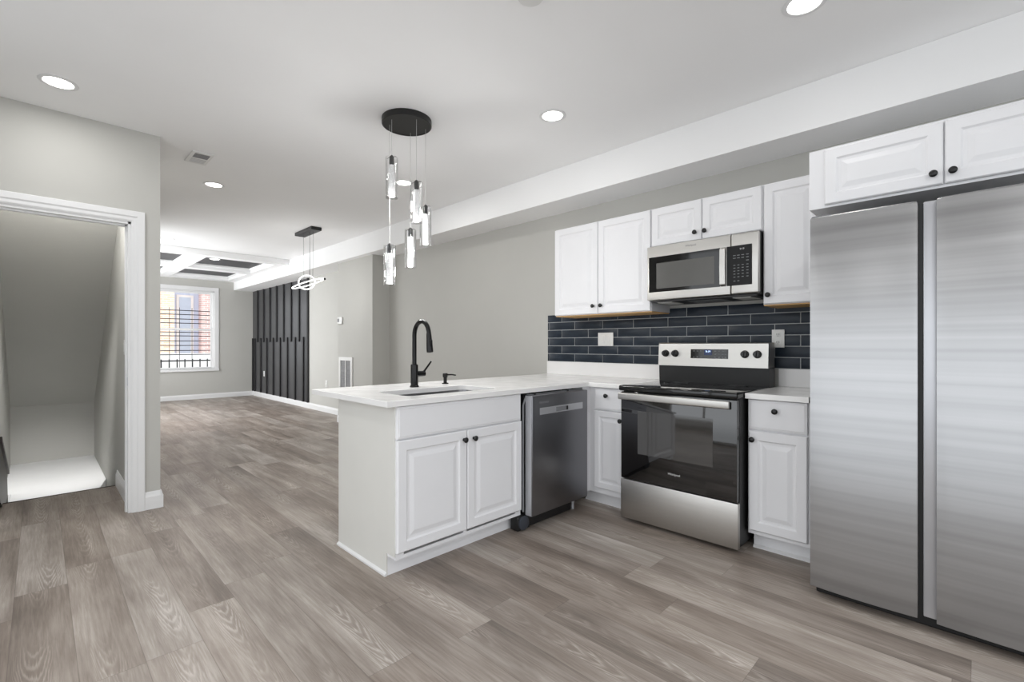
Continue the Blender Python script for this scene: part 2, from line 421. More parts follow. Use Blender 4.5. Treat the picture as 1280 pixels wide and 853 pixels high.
# baseboards, casings
def base_profile(h, t): return [(0, 0), (t, 0), (t, h * .72), (t * .62, h * .84), (t * .35, h), (0, h)]
def baseboard(m, p0, p1, nrm, h=.105, t=.016):
    p0 = Vector((*p0, 0)); p1 = Vector((*p1, 0)); n = Vector((*nrm, 0))
    m.extrude([p0 + n * a + Vector((0, 0, b)) for a, b in base_profile(h, t)], p1 - p0)
m = M(); baseboard(m, (XF, .63), (XF, YL), (1, 0)); struct(m, 'baseboard_far', TRIM, smooth=False)
m = M(); baseboard(m, (XF + .016, YL), (-6.994, YL), (0, -1)); struct(m, 'baseboard_living_right', TRIM, smooth=False)
m = M(); baseboard(m, (-6.994, 3.24), (-5.937, 3.24), (0, -1)); baseboard(m, (-5.937, 3.24), (-5.937, YK), (1, 0)); baseboard(m, (-5.92, YK), (-2.72, YK), (0, -1))
struct(m, 'baseboard_chase', TRIM, smooth=False)
m = M(); baseboard(m, (XD, .536), (XD, .626), (1, 0), .125, .016); baseboard(m, (XD + .016, .626), (-8.0, .626), (0, 1), .125, .016)
struct(m, 'baseboard_doorway', TRIM, smooth=False)
m = M(); baseboard(m, (-5.15, .468), (XD - .1, .468), (0, -1), .13, .014); struct(m, 'baseboard_stair', TRIM, smooth=False)
# door casing: profiled
m = M()
cw = .078
prof = [(0, 0), (.008, 0), (.014, .012), (.014, .03), (.02, .04), (.02, cw - .004), (.016, cw), (0, cw)]
b = m.b; stations = []
for fn in (lambda d: (DY0 - d, 0), lambda d: (DY0 - d, DZ + d), lambda d: (DY1 + d, DZ + d), lambda d: (DY1 + d, 0)):
    stations.append([b.verts.new((XD + x, *fn(d))) for x, d in prof])
for A, B in zip(stations, stations[1:]):
    for k in range(len(prof)): b.faces.new((A[k], A[(k + 1) % len(prof)], B[(k + 1) % len(prof)], B[k]))
b.faces.new(stations[0]); b.faces.new(stations[-1]); bmesh.ops.recalc_face_normals(b, faces=b.faces[:])
m.box(XD - .102, DY1 - .016, 0, XD + .002, DY1 + .002, DZ); m.box(XD - .102, DY0 - .002, 0, XD + .002, DY0 + .016, DZ); m.box(XD - .102, DY0, DZ - .016, XD + .002, DY1, DZ + .002)
m.box(XD - .07, DY1 - .028, 0, XD - .035, DY1 - .015, DZ - .015); m.box(XD - .07, DY0 + .015, 0, XD - .035, DY0 + .028, DZ - .015); m.box(XD - .07, DY0 + .02, DZ - .028, XD - .035, DY1 - .02, DZ - .015)
o = struct(m, 'trim_3', TRIM, label='white casing around the stair doorway', smooth=False)
s = M().box(XD - .034, DY1 - .018, .895, XD - .008, DY1 - .0145, .955, .001).build('strike_plate', LIGHTST, o, label='metal strike plate')

# white landing box in the stairwell
m = M(); m.plate([(-7.528, -.220), (-6.05, -.220), (-6.05, -.175), (-5.55, -.175), (-5.55, .36), (-6.10, .467), (-7.528, .467)], -.40, -.132, (), .004)
tag(m.build('landing_box', mat('landing_white', (240, 240, 240), .6, var=.01)), 'flat white bulkhead box in the stairwell beyond the floor edge', 'bulkhead')
m = M(); m.box(-5.172, -.221, -.03, -5.150, .467, .002, .004); struct(m, 'trim_4', DARKWOOD, label='dark nosing at the floor edge over the stairs')
# dark handrail going down the left stair wall
t = thing('stair_stringer', 'dark brown wooden stair board on the side of the stairwell', 'stair board', (-5.5, -.205, -.6))
M().extrude([(-4.75, -.2215, .525), (-5.86, -.2215, .085), (-6.03, -.2215, -.22), (-6.03, -.2215, -.6), (-5.2, -.2215, -.6), (-5.2, -.2215, -.05), (-4.75, -.2215, .12)], (0, .032, 0)).build('board', DARKWOOD, t, smooth=False)
M().extrude([(-4.75, -.2215, .555), (-5.87, -.2215, .11), (-5.86, -.2215, .084), (-4.75, -.2215, .524)], (0, .045, 0)).build('cap_rail', DARKWOOD, t, smooth=False)

# ------------------------------------------------------------------ window of the far room
win = M()
cwid = .085
win.box(XF - .02, WY0 - cwid, WZ0 - .02, XF + .018, WY0, WZ1 + cwid, .004); win.box(XF - .02, WY1, WZ0 - .02, XF + .018, WY1 + cwid, WZ1 + cwid, .004)
win.box(XF - .019, WY0 - .001, WZ1, XF + .0175, WY1 + .001, WZ1 + cwid - .001, .004)
win.box(XF - .14, WY0 - cwid, WZ0 - .05, XF + .04, WY1 + cwid, WZ0, .006)
win.box(XF - .15, WY0, WZ0, XF - .02, WY0 + .022, WZ1); win.box(XF - .15, WY1 - .022, WZ0, XF - .02, WY1, WZ1); win.box(XF - .15, WY0, WZ1 - .022, XF - .02, WY1, WZ1)
win = struct(win, 'window_1', TRIM, label='white double-hung window in the far wall', smooth=False)
ZM = 1.518
for nm, z0, z1, xo in (('sash', WZ0 + .002, ZM + .022, XF - .075), ('sash', ZM - .022, WZ1 - .022, XF - .115)):
    m = M(); y0, y1 = WY0 + .022, WY1 - .022; w = .04
    m.box(xo, y0, z0, xo + .034, y0 + w, z1); m.box(xo, y1 - w, z0, xo + .034, y1, z1); m.box(xo, y0 + w, z0, xo + .034, y1 - w, z0 + w); m.box(xo, y0 + w, z1 - w, xo + .034, y1 - w, z1)
    so = m.build(nm, TRIM, win, smooth=False)
    M().box(xo + .014, y0 + w, z0 + w, xo + .018, y1 - w, z1 - w).build('pane', PANE, so, smooth=False)
# outside the window
t = thing('security_grille', 'black iron bar grille fixed outside the far window', 'window grille', (XF - .30, 2.17, .7))
xg = XF - .30
zs = [1.94, 1.85, 1.75, 1.66, 1.46, 1.38, 1.27, 1.17, 1.06, .97]
for z in zs: M().cyl((xg, WY0 - .1, z), (xg, WY1 + .1, z), .0085, n=8).build('bar', IRON, t)
for y in (1.60, 1.99, 2.17, 2.40, 2.76): M().cyl((xg + .012, y, .60), (xg + .012, y, 2.0), .005, n=8).build('bar', IRON, t)
for y in (1.60, 2.76): M().cyl((xg, y, 1.46), (XF - .161, y, 1.46), .009, n=8).build('wall_arm', IRON, t)
t = thing('iron_fence', 'black iron picket fence on the street outside the far window', 'fence', (-13.6, 2.1, 0))
m = M().cyl((-13.6, -.5, .80), (-13.6, 5.0, .80), .016, n=8); m.cyl((-13.6, -.5, .36), (-13.6, 5.0, .36), .02, n=8); m.build('rail', IRON, t)
for k in range(14):
    y = 1.4 + k * .155; M().cyl((-13.6, y, -.1), (-13.6, y, .84), .014, n=6).build('picket', IRON, t)
m = M(); m.box(-40, -12, -.3, XF - .2, 22, -.16); struct(m, 'ground_street', CONC, label='pale pavement outside', smooth=False)
m = M(); m.box(-15.4, -3, -.2, -15.1, 8, .95); tag(m.build('stone_wall', CONC, smooth=False), 'low pale wall across the pavement outside the window', 'wall')
FARGL = mat('far_glass', (176, 184, 198), .3)
def house(name, label, wallm, x, y0, y1, h, wins, trimm=TRIM):
    t = thing(name, label, 'building', (x - 1, (y0 + y1) / 2, -.2))
    M().box(x - 3, y0, -.2, x, y1, h).build('facade', wallm, t, smooth=False)
    for (a, b, c, d) in wins:
        f = M().box(x - .02, a - .08, c - .08, x + .04, b + .08, d + .08).build('window_frame', trimm, t, smooth=False)
        M().box(x + .03, a, c, x + .05, b, d).build('pane', FARGL, f, smooth=False)
house('brick_house', 'orange brick house seen through the far window', BRICK, -20, 0.5, 3.35, 7, [(1.0, 1.7, 1.4, 3.0)])
house('sided_house', 'blue grey sided house between brick houses outside the window', SIDING, -20.4, 3.35, 4.15, 7, [(3.55, 3.9, .6, 2.9)], PALEW)
house('brick_house', 'red brick house with pale windows outside the far window', BRICK2, -20, 4.15, 8.5, 7, [(4.5, 5.0, .4, 3.0), (5.6, 6.1, .4, 3.0)], PALEW)

# ------------------------------------------------------------------ rear window (unseen, added behind the camera to light the kitchen)
m = M()
m.box(BX0 - .07, YB - .04, BZ0 - .07, BX0, YB + .016, BZ1 + .07); m.box(BX1, YB - .04, BZ0 - .07, BX1 + .07, YB + .016, BZ1 + .07)
m.box(BX0, YB - .04, BZ1, BX1, YB + .016, BZ1 + .07); m.box(BX0, YB - .04, BZ0 - .07, BX1, YB + .016, BZ0)
for k in range(1, 4):
    x = BX0 + (BX1 - BX0) * k / 4; m.box(x - .035, YB - .1, BZ0, x + .035, YB - .03, BZ1)
struct(m, 'window_2', TRIM, label='unseen wide window added in the rear wall to light the kitchen', smooth=False)
def daylight(name, loc, rot, w, h, L):
    ad = bpy.data.lights.new(name, 'AREA'); ad.shape = 'RECTANGLE'; ad.size = w; ad.size_y = h; ad.energy = L * pi * w * h; ad.color = (.97, .985, 1)
    ao = bpy.data.objects.new(name, ad); COL.objects.link(ao); ao.location = loc; ao.rotation_euler = rot
m = M(); m.box(XR, YB - .12, -.02, XR + .1, YB + .2, HC); m.box(XR, 3.3, -.02, XR + .1, 3.7, HC); m.box(XR, YB + .2, 2.5, XR + .1, 3.3, HC); m.box(XR, YB + .2, -.1, XR + .1, 3.3, .15)
struct(m, 'wall_end', WALL, smooth=False)
daylight('side_fill_light', (-9.65, .46, 1.45), (R(97), 0, 0), 3.8, 2.0, SIDE_L)  # added area light behind the unseen side window, brightens the far room

# ------------------------------------------------------------------ recessed ceiling lights
def can_light(x, y, z, label, watts, r=.074):
    t = thing('recessed_light', label, 'ceiling light', (x, y, z), 'recessed lights in the ceiling')
    M().lathe((x, y, z), (0, 0, -1), [(r * .86, 0), (r * 1.18, 0), (r * 1.2, .003), (r * 1.12, .006), (r * .93, .006), (r * .88, .002)], 32, cap=False).build('trim_ring', TRIM, t)
    M().lathe((x, y, z), (0, 0, -1), [(r * .9, 0), (r * .9, .0025)], 32).build('lens', LENS, t)
    ld = bpy.data.lights.new('lamp', 'AREA'); ld.shape = 'DISK'; ld.size = 2 * r; ld.energy = watts; ld.color = (1, .995, .985)
    lo = bpy.data.objects.new('lamp', ld); COL.objects.link(lo); lo.parent = t; lo.location = (0, 0, -.008)
    return t
for x, y, z, lb, wt in (
    (-3.78, .08, HC, 'round recessed ceiling light above the stair doorway', 3.4),
    (-2.01, 2.40, HC, 'round recessed ceiling light between pendants and wall cabinets', 1.3),
    (-.555, 2.40, HC, 'round recessed ceiling light above the refrigerator', 1.2),
    (-2.01, .08, HC, 'unseen ceiling light added overhead for fill, in line with the doorway light', 4),  # added fill lamp for peninsula doors and near floor
    (-.555, .08, HC, 'unseen ceiling light added overhead for fill, across from the refrigerator light', 1.5),  # added fill lamp, second of the unseen row
    (.95, .9, HC, 'unseen ceiling light added near the open end to brighten the lower doors', 13),  # added fill lamp aimed at the base cabinet fronts' brightness
    (-5.15, 1.17, HC, 'round recessed ceiling light beside the small square ceiling vent', 6),
    (-3.83, 2.41, HC, 'round recessed ceiling light seen behind the glass pendants', 4),
    (-8.25, 1.30, HC, 'small recessed ceiling light at the doorway wall edge before the coffers', 3),
    (-9.62, 2.20, HC, 'recessed light inside a black ceiling coffer', 2),
    (-10.95, 2.20, HC, 'recessed light in the far coffer, hidden behind the beam', 2)):
    can_light(x, y, z, lb, wt)
t = thing('stair_fill_light', 'unseen wall lamp added above the doorway to brighten the stairwell', 'ceiling light', (-4.41, .1, 2.24))  # added lamp, never in view, lights the landing and stair walls
M().lathe((-4.348, .1, 2.28), (-1, 0, 0), [(.07, 0), (.07, .03), (.05, .05), (0, .055)], 28).build('shade', LENS, t)
ld = bpy.data.lights.new('lamp', 'SPOT'); ld.energy = 260; ld.shadow_soft_size = .09; ld.color = (1, .995, .985); ld.spot_size = R(38); ld.spot_blend = 1.0
lo = bpy.data.objects.new('lamp', ld); COL.objects.link(lo); lo.parent = t; lo.location = (-.04, 0, .02)
lo.rotation_euler = Vector((-2.05, -.02, -2.38)).to_track_quat('-Z', 'Y').to_euler()
ld = bpy.data.lights.new('lamp', 'POINT'); ld.energy = 14; ld.shadow_soft_size = .09
lo = bpy.data.objects.new('lamp', ld); COL.objects.link(lo); lo.parent = t; lo.location = (-.04, 0, .02)
# small ceiling register
t = thing('ceiling_vent', 'small white ceiling register with slotted louvres above the walkway', 'vent', (-4.51, .925, HC))
M().box(-4.637, .845, HC - .009, -4.347, .992, HC, .003).build('frame', PLATE, t, smooth=False)
for k in range(5):
    x = -4.478 + k * .021; M().box(x, .868, HC - .0105, x + .015, .970, HC - .0085).build('louvre', mat('vent_slot', (128, 128, 130), .6) if k == 0 else bpy.data.materials['vent_slot'], t, smooth=False)
for k in range(4):
    x = -4.60 + k * .026; M().box(x, .868, HC - .0105, x + .012, .970, HC - .0085).build('louvre', mat('vent_blade', (196, 196, 197), .6) if k == 0 else bpy.data.materials['vent_blade'], t, smooth=False)
t = thing('smoke_alarm', 'round white ceiling smoke alarm cut off by the top of the photo', 'smoke alarm', (-1.37, 1.47, HC))
M().lathe((-1.37, 1.49, HC), (0, 0, -1), [(.066, 0), (.066, .012), (.055, .028), (.03, .033), (0, .033)], 28).build('housing', PLATE, t)
M().lathe((-1.37, 1.49, HC - .005), (0, 0, -1), [(.0672, 0), (.0672, .003)], 28).build('vent_ring', GREYPL, t)

# ------------------------------------------------------------------ far room: slatted accent wall
t = thing('slat_accent_wall', 'charcoal accent wall with staggered vertical black battens in the far room', 'wall panelling', (-10.5, YL - .01, .1))
M().box(XF + .002, YL - .012, .106, -8.88, YL - .001, 2.429).build('panel', ACCENT, t, smooth=False)
m = M(); m.box(-8.935, YL - .034, .106, -8.88, YL - .0125, 2.428, .003); m.build('batten', BATTEN, t, smooth=False)
for k in range(8):
    x = -9.32 - .405 * k
    if x < XF + .05: break
    M().box(x - .026, YL - .034, 1.245, x + .026, YL - .0125, 2.428, .003).build('batten', BATTEN, t, smooth=False)
for k in range(8):
    x = -9.115 - .405 * k
    if x < XF + .03: break
    M().box(x - .026, YL - .034, .107, x + .026, YL - .0125, 1.335, .003).build('batten', BATTEN, t, smooth=False)
M().box(XF + .003, YL - .034, .107, XF + .05, YL - .0125, 1.335, .003).build('batten', BATTEN, t, smooth=False)

# wall plates -------------------------------------------------------
def plate_y(name, label, cat, x, y, z, w=.072, h=.116, kind='outlet', gangs=1):
    t = thing(name, label, cat, (x, y, z - h / 2))
    M().box(x - w / 2, y - .006, z - h / 2, x + w / 2, y, z + h / 2, .002).build('cover_plate', PLATE, t)
    if kind == 'outlet':
        for dz in (.026, -.026):
            r = M().box(x - .017, y - .0085, z + dz - .016, x + .017, y - .0055, z + dz + .016, .003).build('socket', PLATE, t)
            mm = M()
            for dx in (-.0065, .0065): mm.box(x + dx - .0014, y - .0092, z + dz - .003, x + dx + .0014, y - .008, z + dz + .008)
            mm.cyl((x, y - .0092, z + dz - .009), (x, y - .008, z + dz - .009), .0024, n=10); mm.build('slots', SLOT, r, smooth=False)
    elif kind == 'switch':
        for g in range(gangs):
            gx = x + (g - (gangs - 1) / 2) * .046
            M().box(gx - .0165, y - .0095, z - .034, gx + .0165, y - .0055, z + .034, .0025).build('rocker', PLATE, t)
    return t
plate_y('wall_outlet', 'white outlet on the charcoal slatted accent wall', 'outlet', -11.33, YL - .013, .54, .075, .12)
plate_y('wall_outlet', 'white outlet low on the grey wall beside the accent wall', 'outlet', -8.137, YL, .50, .075, .12)
plate_y('light_switch', 'white two-rocker switch plate on the navy tile left of the range', 'light switch', -2.318, YK - .012, 1.232, .155, .116, 'switch', 2)
plate_y('wall_outlet', 'white outlet on the navy tile between range and refrigerator', 'outlet', -.96, YK - .012, 1.226, .076, .12)
plate_y('light_switch', 'small white light switch inside the stairwell', 'light switch', -4.65, .468, 1.165, .07, .114, 'switch', 1)
# thermostat, return air grille on the chase
t = thing('thermostat', 'small round-cornered white thermostat on the chase wall', 'thermostat', (-6.90, 3.24, 1.5))
M().box(-6.97, 3.215, 1.495, -6.82, 3.24, 1.61, .02, 3).build('body', PLATE, t)
M().box(-6.955, 3.212, 1.53, -6.905, 3.216, 1.58, .001).build('display', GREYPL, t)
t = thing('air_return_grille', 'tall white air return grille behind the peninsula countertop', 'vent grille', (-6.72, 3.24, .42))
m = M(); gx0, gx1, gz0, gz1 = -6.93, -6.505, .40, 1.0
m.box(gx0, 3.222, gz0, gx0 + .05, 3.24, gz1); m.box(gx1 - .05, 3.222, gz0, gx1, 3.24, gz1); m.box(gx0 + .05, 3.222, gz1 - .05, gx1 - .05, 3.24, gz1); m.box(gx0 + .05, 3.222, gz0, gx1 - .05, 3.24, gz0 + .05)
m.box(-6.727, 3.223, gz0 + .05, -6.709, 3.24, gz1 - .05); m.build('frame', PLATE, t, smooth=False)
m = M(); m.box(gx0 + .05, 3.234, gz0 + .05, gx1 - .05, 3.239, gz1 - .05)
for k in range(26):
    z = gz0 + .06 + k * .019; m.box(gx0 + .05, 3.226, z, gx1 - .05, 3.236, z + .007, rot=Matrix.Rotation(R(35), 3, 'X'))
m.build('louvres', GRILLE, t, smooth=False)

# ------------------------------------------------------------------ kitchen cabinets
ZC = .908                                   # worktop height
XP = -2.08                                  # front of the peninsula boxes (doors sit in front of it)
YBASE = 2.894                               # front of the wall-side base boxes
def P_pen(x0): return lambda u0, v0: (lambda u, v, n: (x0 + n, u0 + u, v0 + v))
def P_wall(y0): return lambda u0, v0: (lambda u, v, n: (u0 + u, y0 - n, v0 + v))
TH = .02
RAISED = [(0, 0), (0, TH - .005), (.005, TH), (.050, TH), (.058, TH - .007), (.066, TH - .008), (.072, TH - .008), (.094, TH - .0015), (.097, TH - .001)]
SLAB = [(0, 0), (0, TH - .006), (.003, TH - .003), (.010, TH - .002), (.013, TH)]
def knob(parent, P, u, v, base=TH):
    a = Vector(P(u, v, base)); d = (Vector(P(u, v, base + 1)) - a)
    M().lathe(a, d, [(.009, 0), (.009, .002), (.0055, .004), (.0055, .012), (.011, .015), (.0155, .019), (.0155, .023), (.012, .027), (.006, .029), (0, .0293)], 20).build('knob', KNOB, parent)
def front(parent, name, PF, u0, u1, v0, v1, style=RAISED, k=None):
    P = PF(u0, v0); f = M().rings(P, u1 - u0, v1 - v0, style).build(name, CAB, parent, smooth=False)
    if k: knob(f, PF(0, 0), *k)
    return f

# peninsula sink cabinet
t = thing('sink_base_cabinet', 'white two-door sink cabinet at the open end of the peninsula', 'base cabinet', (-2.4, 1.7, 0))
m = M(); m.box(-2.70, 1.262, .10, XP, 1.28, .878); m.box(-2.70, 2.147, .10, XP, 2.165, .878); m.box(-2.70, 1.28, .10, XP, 2.147, .118); m.box(-2.70, 1.28, .118, -2.684, 2.147, .878)
m.box(XP - .02, 1.28, .66, XP, 2.147, .72); m.box(XP - .02, 1.28, .84, XP, 2.147, .878); m.box(XP - .02, 1.28, .118, XP, 1.31, .66); m.box(XP - .02, 2.117, .118, XP, 2.147, .66); m.box(XP - .02, 1.70, .118, XP, 1.722, .66)
m.build('carcass', CAB, t, smooth=False)
M().extrude([(-2.702, 1.2555, 0), (-2.157, 1.2555, 0), (-2.157, 1.2555, .118), (XP - .0005, 1.2555, .118), (XP - .0005, 1.2555, .877), (-2.702, 1.2555, .877)], (0, .0065, 0)).build('end_panel', PANEL, t, smooth=False, label='plain off-white side panel')
M().box(-2.157 - .016, 1.2622, 0, -2.157, 2.165, .099).build('toe_kick', CAB, t, smooth=False)
M().extrude([(-2.702, 1.2554, 0), (-2.702, 1.243, 0), (-2.702, 1.243, .009), (-2.702, 1.2554, .018)], (.549, 0, 0)).build('shoe_molding', TRIM, t, smooth=False)
PP = P_pen(XP)
front(t, 'drawer_front', PP, 1.262, 2.152, .709, .873, SLAB)
front(t, 'door', PP, 1.262, 1.7095, .137, .701, RAISED, (1.686, .650))
front(t, 'door', PP, 1.7145, 2.158, .137, .701, RAISED, (1.758, .650))

# corner base cabinet, left of the range
PW = P_wall(YBASE)
t = thing('corner_base_cabinet', 'narrow white base cabinet in the corner between dishwasher and range', 'base cabinet', (-2.2, 3.2, 0))
m = M(); m.box(-2.70, YBASE, .10, -1.737, 3.495, .878); m.box(-2.70, 2.80, .10, -2.062, YBASE + .001, .878); m.build('carcass', CAB, t, smooth=False)
m = M(); m.box(-2.155, 2.965, 0, -1.737, 2.985, .099); m.build('toe_kick', CAB, t, smooth=False)
front(t, 'drawer', PW, -2.012, -1.745, .712, .873, SLAB, (-1.902, .818))
front(t, 'door', PW, -2.012, -1.745, .143, .706, [(a * .82, b) for a, b in RAISED], (-1.785, .65))
# back of the peninsula up to the wall
t2 = M().box(-2.716, 1.262, 0, -2.703, 3.495, .877)
tag(t2.build('peninsula_back_panel', PANEL, smooth=False), 'white back panel of the peninsula facing the far room', 'panel')

# right base cabinet
t = thing('narrow_base_cabinet', 'narrow white base cabinet between range and refrigerator', 'base cabinet', (-.8, 3.2, 0))
M().box(-.953, YBASE, .10, -.64, 3.495, .878).build('carcass', CAB, t, smooth=False)
M().box(-.945, 2.965, 0, -.642, 2.985, .099).build('toe_kick', CAB, t, smooth=False)
M().extrude([(-.945, 2.964, 0), (-.945, 2.95, 0), (-.945, 2.95, .009), (-.945, 2.964, .018)], (.303, 0, 0)).build('shoe_molding', TRIM, t, smooth=False)
front(t, 'drawer', PW, -.946, -.652, .703, .872, SLAB, (-.805, .815))
front(t, 'door', PW, -.946, -.652, .124, .693, RAISED, (-.923, .645))

# worktops
SX0, SX1, SY0, SY1 = -2.52, -2.175, 1.395, 2.055
def rrect(x0, y0, x1, y1, r, n=6):
    pts = []
    for cx, cy, a0 in ((x1 - r, y1 - r, 0), (x0 + r, y1 - r, 90), (x0 + r, y0 + r, 180), (x1 - r, y0 + r, 270)):
        for k in range(n + 1):
            a = R(a0 + 90 * k / n); pts.append((cx + r * cos(a), cy + r * sin(a)))
    return pts
t = thing('countertop', 'L-shaped white quartz countertop with upstand over peninsula and corner', 'countertop', (-2.4, 2.2, ZC - .03))
M().plate([(-2.94, 1.194), (-2.043, 1.194), (-2.043, 2.85), (-1.729, 2.85), (-1.729, 3.499), (-2.985, 3.499), (-2.94, 3.3)], ZC - .03, ZC, [rrect(SX0, SY0, SX1, SY1, .05)], .003).build('slab', QUARTZ, t, smooth=False)
M().box(-2.985, 3.479, ZC, -1.729, 3.4995, 1.026, .002).build('upstand', QUARTZ, t, smooth=False)
t = thing('countertop', 'short white quartz countertop between range and refrigerator', 'countertop', (-.8, 3.2, ZC - .03))
M().plate(rect(-.956, 2.85, -.64, 3.499), ZC - .03, ZC, (), .003).build('slab', QUARTZ, t, smooth=False)
M().box(-.956, 3.479, ZC, -.64, 3.4995, 1.026, .002).build('upstand', QUARTZ, t, smooth=False)

# sink
t = thing('kitchen_sink', 'undermount stainless steel sink set in the peninsula countertop', 'sink', (-2.35, 1.72, .68))
b = bmesh.new(); lp = []
for ins, z in ((-.012, ZC - .0305), (.0, ZC - .0305), (.006, ZC - .06), (.012, ZC - .17), (.03, ZC - .195), (.06, ZC - .20)):
    lp.append([b.verts.new((x, y, z)) for x, y in rrect(SX0 + ins, SY0 + ins, SX1 - ins, SY1 - ins, .05)])
for A, B in zip(lp, lp[1:]):
    for k in range(len(A)): b.faces.new((A[k], A[(k + 1) % len(A)], B[(k + 1) % len(A)], B[k]))
b.faces.new(lp[-1]); bmesh.ops.recalc_face_normals(b, faces=b.faces[:])
bmesh.ops.solidify(b, geom=b.faces[:], thickness=.0015)
m = M(); m.b.free(); m.b = b; m.build('basin', SINKST, t)
M().lathe((-2.35, 1.72, ZC - .2), (0, 0, 1), [(.045, 0), (.045, .003), (.03, .004), (.022, .001), (0, .001)], 24).build('drain', LIGHTST, t)

# faucet
FX, FY = -2.626, 1.733
t = thing('kitchen_faucet', 'tall black pull-down gooseneck faucet behind the sink', 'faucet', (FX, FY, ZC))
M().lathe((FX, FY, ZC), (0, 0, 1), [(.030, 0), (.030, .006), (.026, .010), (.0245, .012), (.0245, .140), (.023, .147), (.016, .150)], 28).build('body', FAUC, t)
pts = [(FX, FY, ZC + .145)]
zc0 = ZC + .335; rr = .082
pts += [(FX, FY, zc0 - .08), (FX, FY, zc0)]
for k in range(1, 15):
    a = pi - k * pi / 14 * .97; pts.append((FX + rr + rr * cos(a), FY, zc0 + rr * 1.12 * sin(a)))
e = pts[-1]; M().tube(pts, .0145, 16).build('neck', FAUC, t)
M().lathe((e[0] - .002, e[1], e[2] + .005), (.10, 0, -1), [(.0155, 0), (.0165, .01), (.019, .06), (.021, .10), (.021, .118), (.016, .122), (0, .122)], 20).build('spray_head', FAUC, t)
M().box(e[0] + .012, e[1] - .007, e[2] - .075, e[0] + .03, e[1] + .007, e[2] - .035, .004).build('spray_button', FAUC, t)
h = M().cyl((FX, FY + .018, ZC + .085), (FX, FY + .078, ZC + .085), .0195, .0185).build('handle_hub', FAUC, t)
M().tube([(FX, FY + .064, ZC + .088), (FX + .005, FY + .095, ZC + .125), (FX + .01, FY + .125, ZC + .165)], [.0075, .0065, .006], 10).build('lever', FAUC, t)
# soap dispenser
DX, DY_ = -2.687, 2.029
t = thing('soap_dispenser', 'short black soap dispenser pump beside the faucet', 'soap dispenser', (DX, DY_, ZC))
M().lathe((DX, DY_, ZC), (0, 0, 1), [(.024, 0), (.024, .004), (.02, .007), (.0125, .009), (.0125, .045)], 22).build('base', FAUC, t)
M().lathe((DX, DY_, ZC + .045), (0, 0, 1), [(.016, 0), (.018, .003), (.018, .026), (.015, .03), (0, .03)], 22).build('pump_head', FAUC, t)
M().tube([(DX, DY_, ZC + .064), (DX + .03, DY_ + .035, ZC + .065), (DX + .05, DY_ + .057, ZC + .060)], [.0065, .0055, .005], 10).build('spout', FAUC, t)

# ------------------------------------------------------------------ dishwasher
XDW = -2.0; y0, y1 = 2.189, 2.778
t = thing('dishwasher', 'dark stainless dishwasher pulled slightly out beside the sink cabinet', 'dishwasher', (-2.3, 2.48, 0))
M().box(-2.62, y0 + .004, .085, -2.075, y1 - .004, .865, .004).build('tub', BLKPL, t, smooth=False)
d = M().box(-2.058, y0, .098, XDW, y1, .862, .006, 3).build('door', DWST, t)
M().box(-2.0575, y0 - .0015, .10, XDW - .006, y0 + .002, .86).build('door_edge', LIGHTST, d, smooth=False, label='pale steel door edge')
m = M(); P = P_pen(XDW)(y0 + .073, .735)
m.rings(P, .455, .044, [(0, -.001), (0, .0015), (.002, .002)]); h = m.build('handle_strip', LIGHTST, d, smooth=False, label='pale steel handle strip with pocket')
M().box(XDW + .0018, y0 + .235, .742, XDW + .0026, y0 + .36, .771).build('pocket', GREYPL, h, smooth=False)
M().box(XDW + .0025, y0 + .342, .744, XDW + .006, y0 + .358, .770, .002).build('latch', BLKPL, h)
text_mesh('badge', 'FRIGIDAIRE', .018, BADGE, d, (XDW + .0006, y0 + .115, .812), (0, 1, 0), (0, 0, 1), .0004)
for yy in (y0 + .06, y0 + .40): M().box(-2.075, yy - .008, .86, -2.03, yy + .008, .8775).build('mounting_bracket', BLKPL, t, smooth=False)
M().box(-2.06, y0 + .01, .864, -2.03, y1 - .02, .868).build('top_gasket', GREYPL, t, smooth=False)
M().box(-2.12, y0 + .03, .012, -2.07, y1 - .11, .098, .003).build('toe_panel', BLKPL, t, smooth=False)
M().cyl((-2.09, y1 - .06, 0), (-2.09, y1 - .06, .09), .012, n=10).build('foot', LIGHTST, t)
m = M(); m.box(-2.135, y0 - .065, .004, -2.062, y0 + .05, .098, .012, 3); m.build('pump_housing', BLKPL, t)
M().lathe((-2.063, y0 - .02, .055), (1, 0, 0), [(.04, 0), (.044, .006), (.044, .014), (.03, .018), (0, .018)], 24).build('pump_cap', mat('dark_grey_plastic', (58, 62, 70), .3), t)
M().tube([(-2.066, y0 - .013, .12), (-2.066, y0 - .015, .5), (-2.067, y0 - .012, .80), (-2.06, y0 + .01, .86)], .006, 8).build('hose', GREYPL, t)

# ------------------------------------------------------------------ range
RX0, RX1 = -1.722, -.965
t = thing('electric_range', 'freestanding electric range with stainless drawer and black glass oven door', 'range', ((RX0 + RX1) / 2, 3.1, 0))
M().box(RX0 + .002, 2.80, .035, RX1 - .002, 3.42, .893, .004).build('body', BLKPL, t, smooth=False)
for xx in (RX0 + .05, RX1 - .05):
    for yy in (2.86, 3.36): M().cyl((xx, yy, 0), (xx, yy, .04), .02, n=12).build('foot', BLKPL, t)
M().box(RX0, 2.768, .028, RX1, 2.80, .287, .005, 2).build('drawer', STEEL, t)
d = M().box(RX0 + .004, 2.765, .293, RX1 - .004, 2.80, .872, .006, 2).build('oven_door', OVENGL, t)
M().box(RX0 + .13, 2.7638, .470, RX1 - .14, 2.7652, .752, .0004).build('window', OVENWIN, d, smooth=False)
h = M().box(RX0 + .005, 2.722, .822, RX1 - .035, 2.742, .866, .006, 3).build('handle', STEEL, d, label='flat stainless oven handle')
for xx in (RX0 + .03, RX1 - .06): M().box(xx - .014, 2.74, .83, xx + .014, 2.768, .858, .003).build('standoff', BLKPL, h)
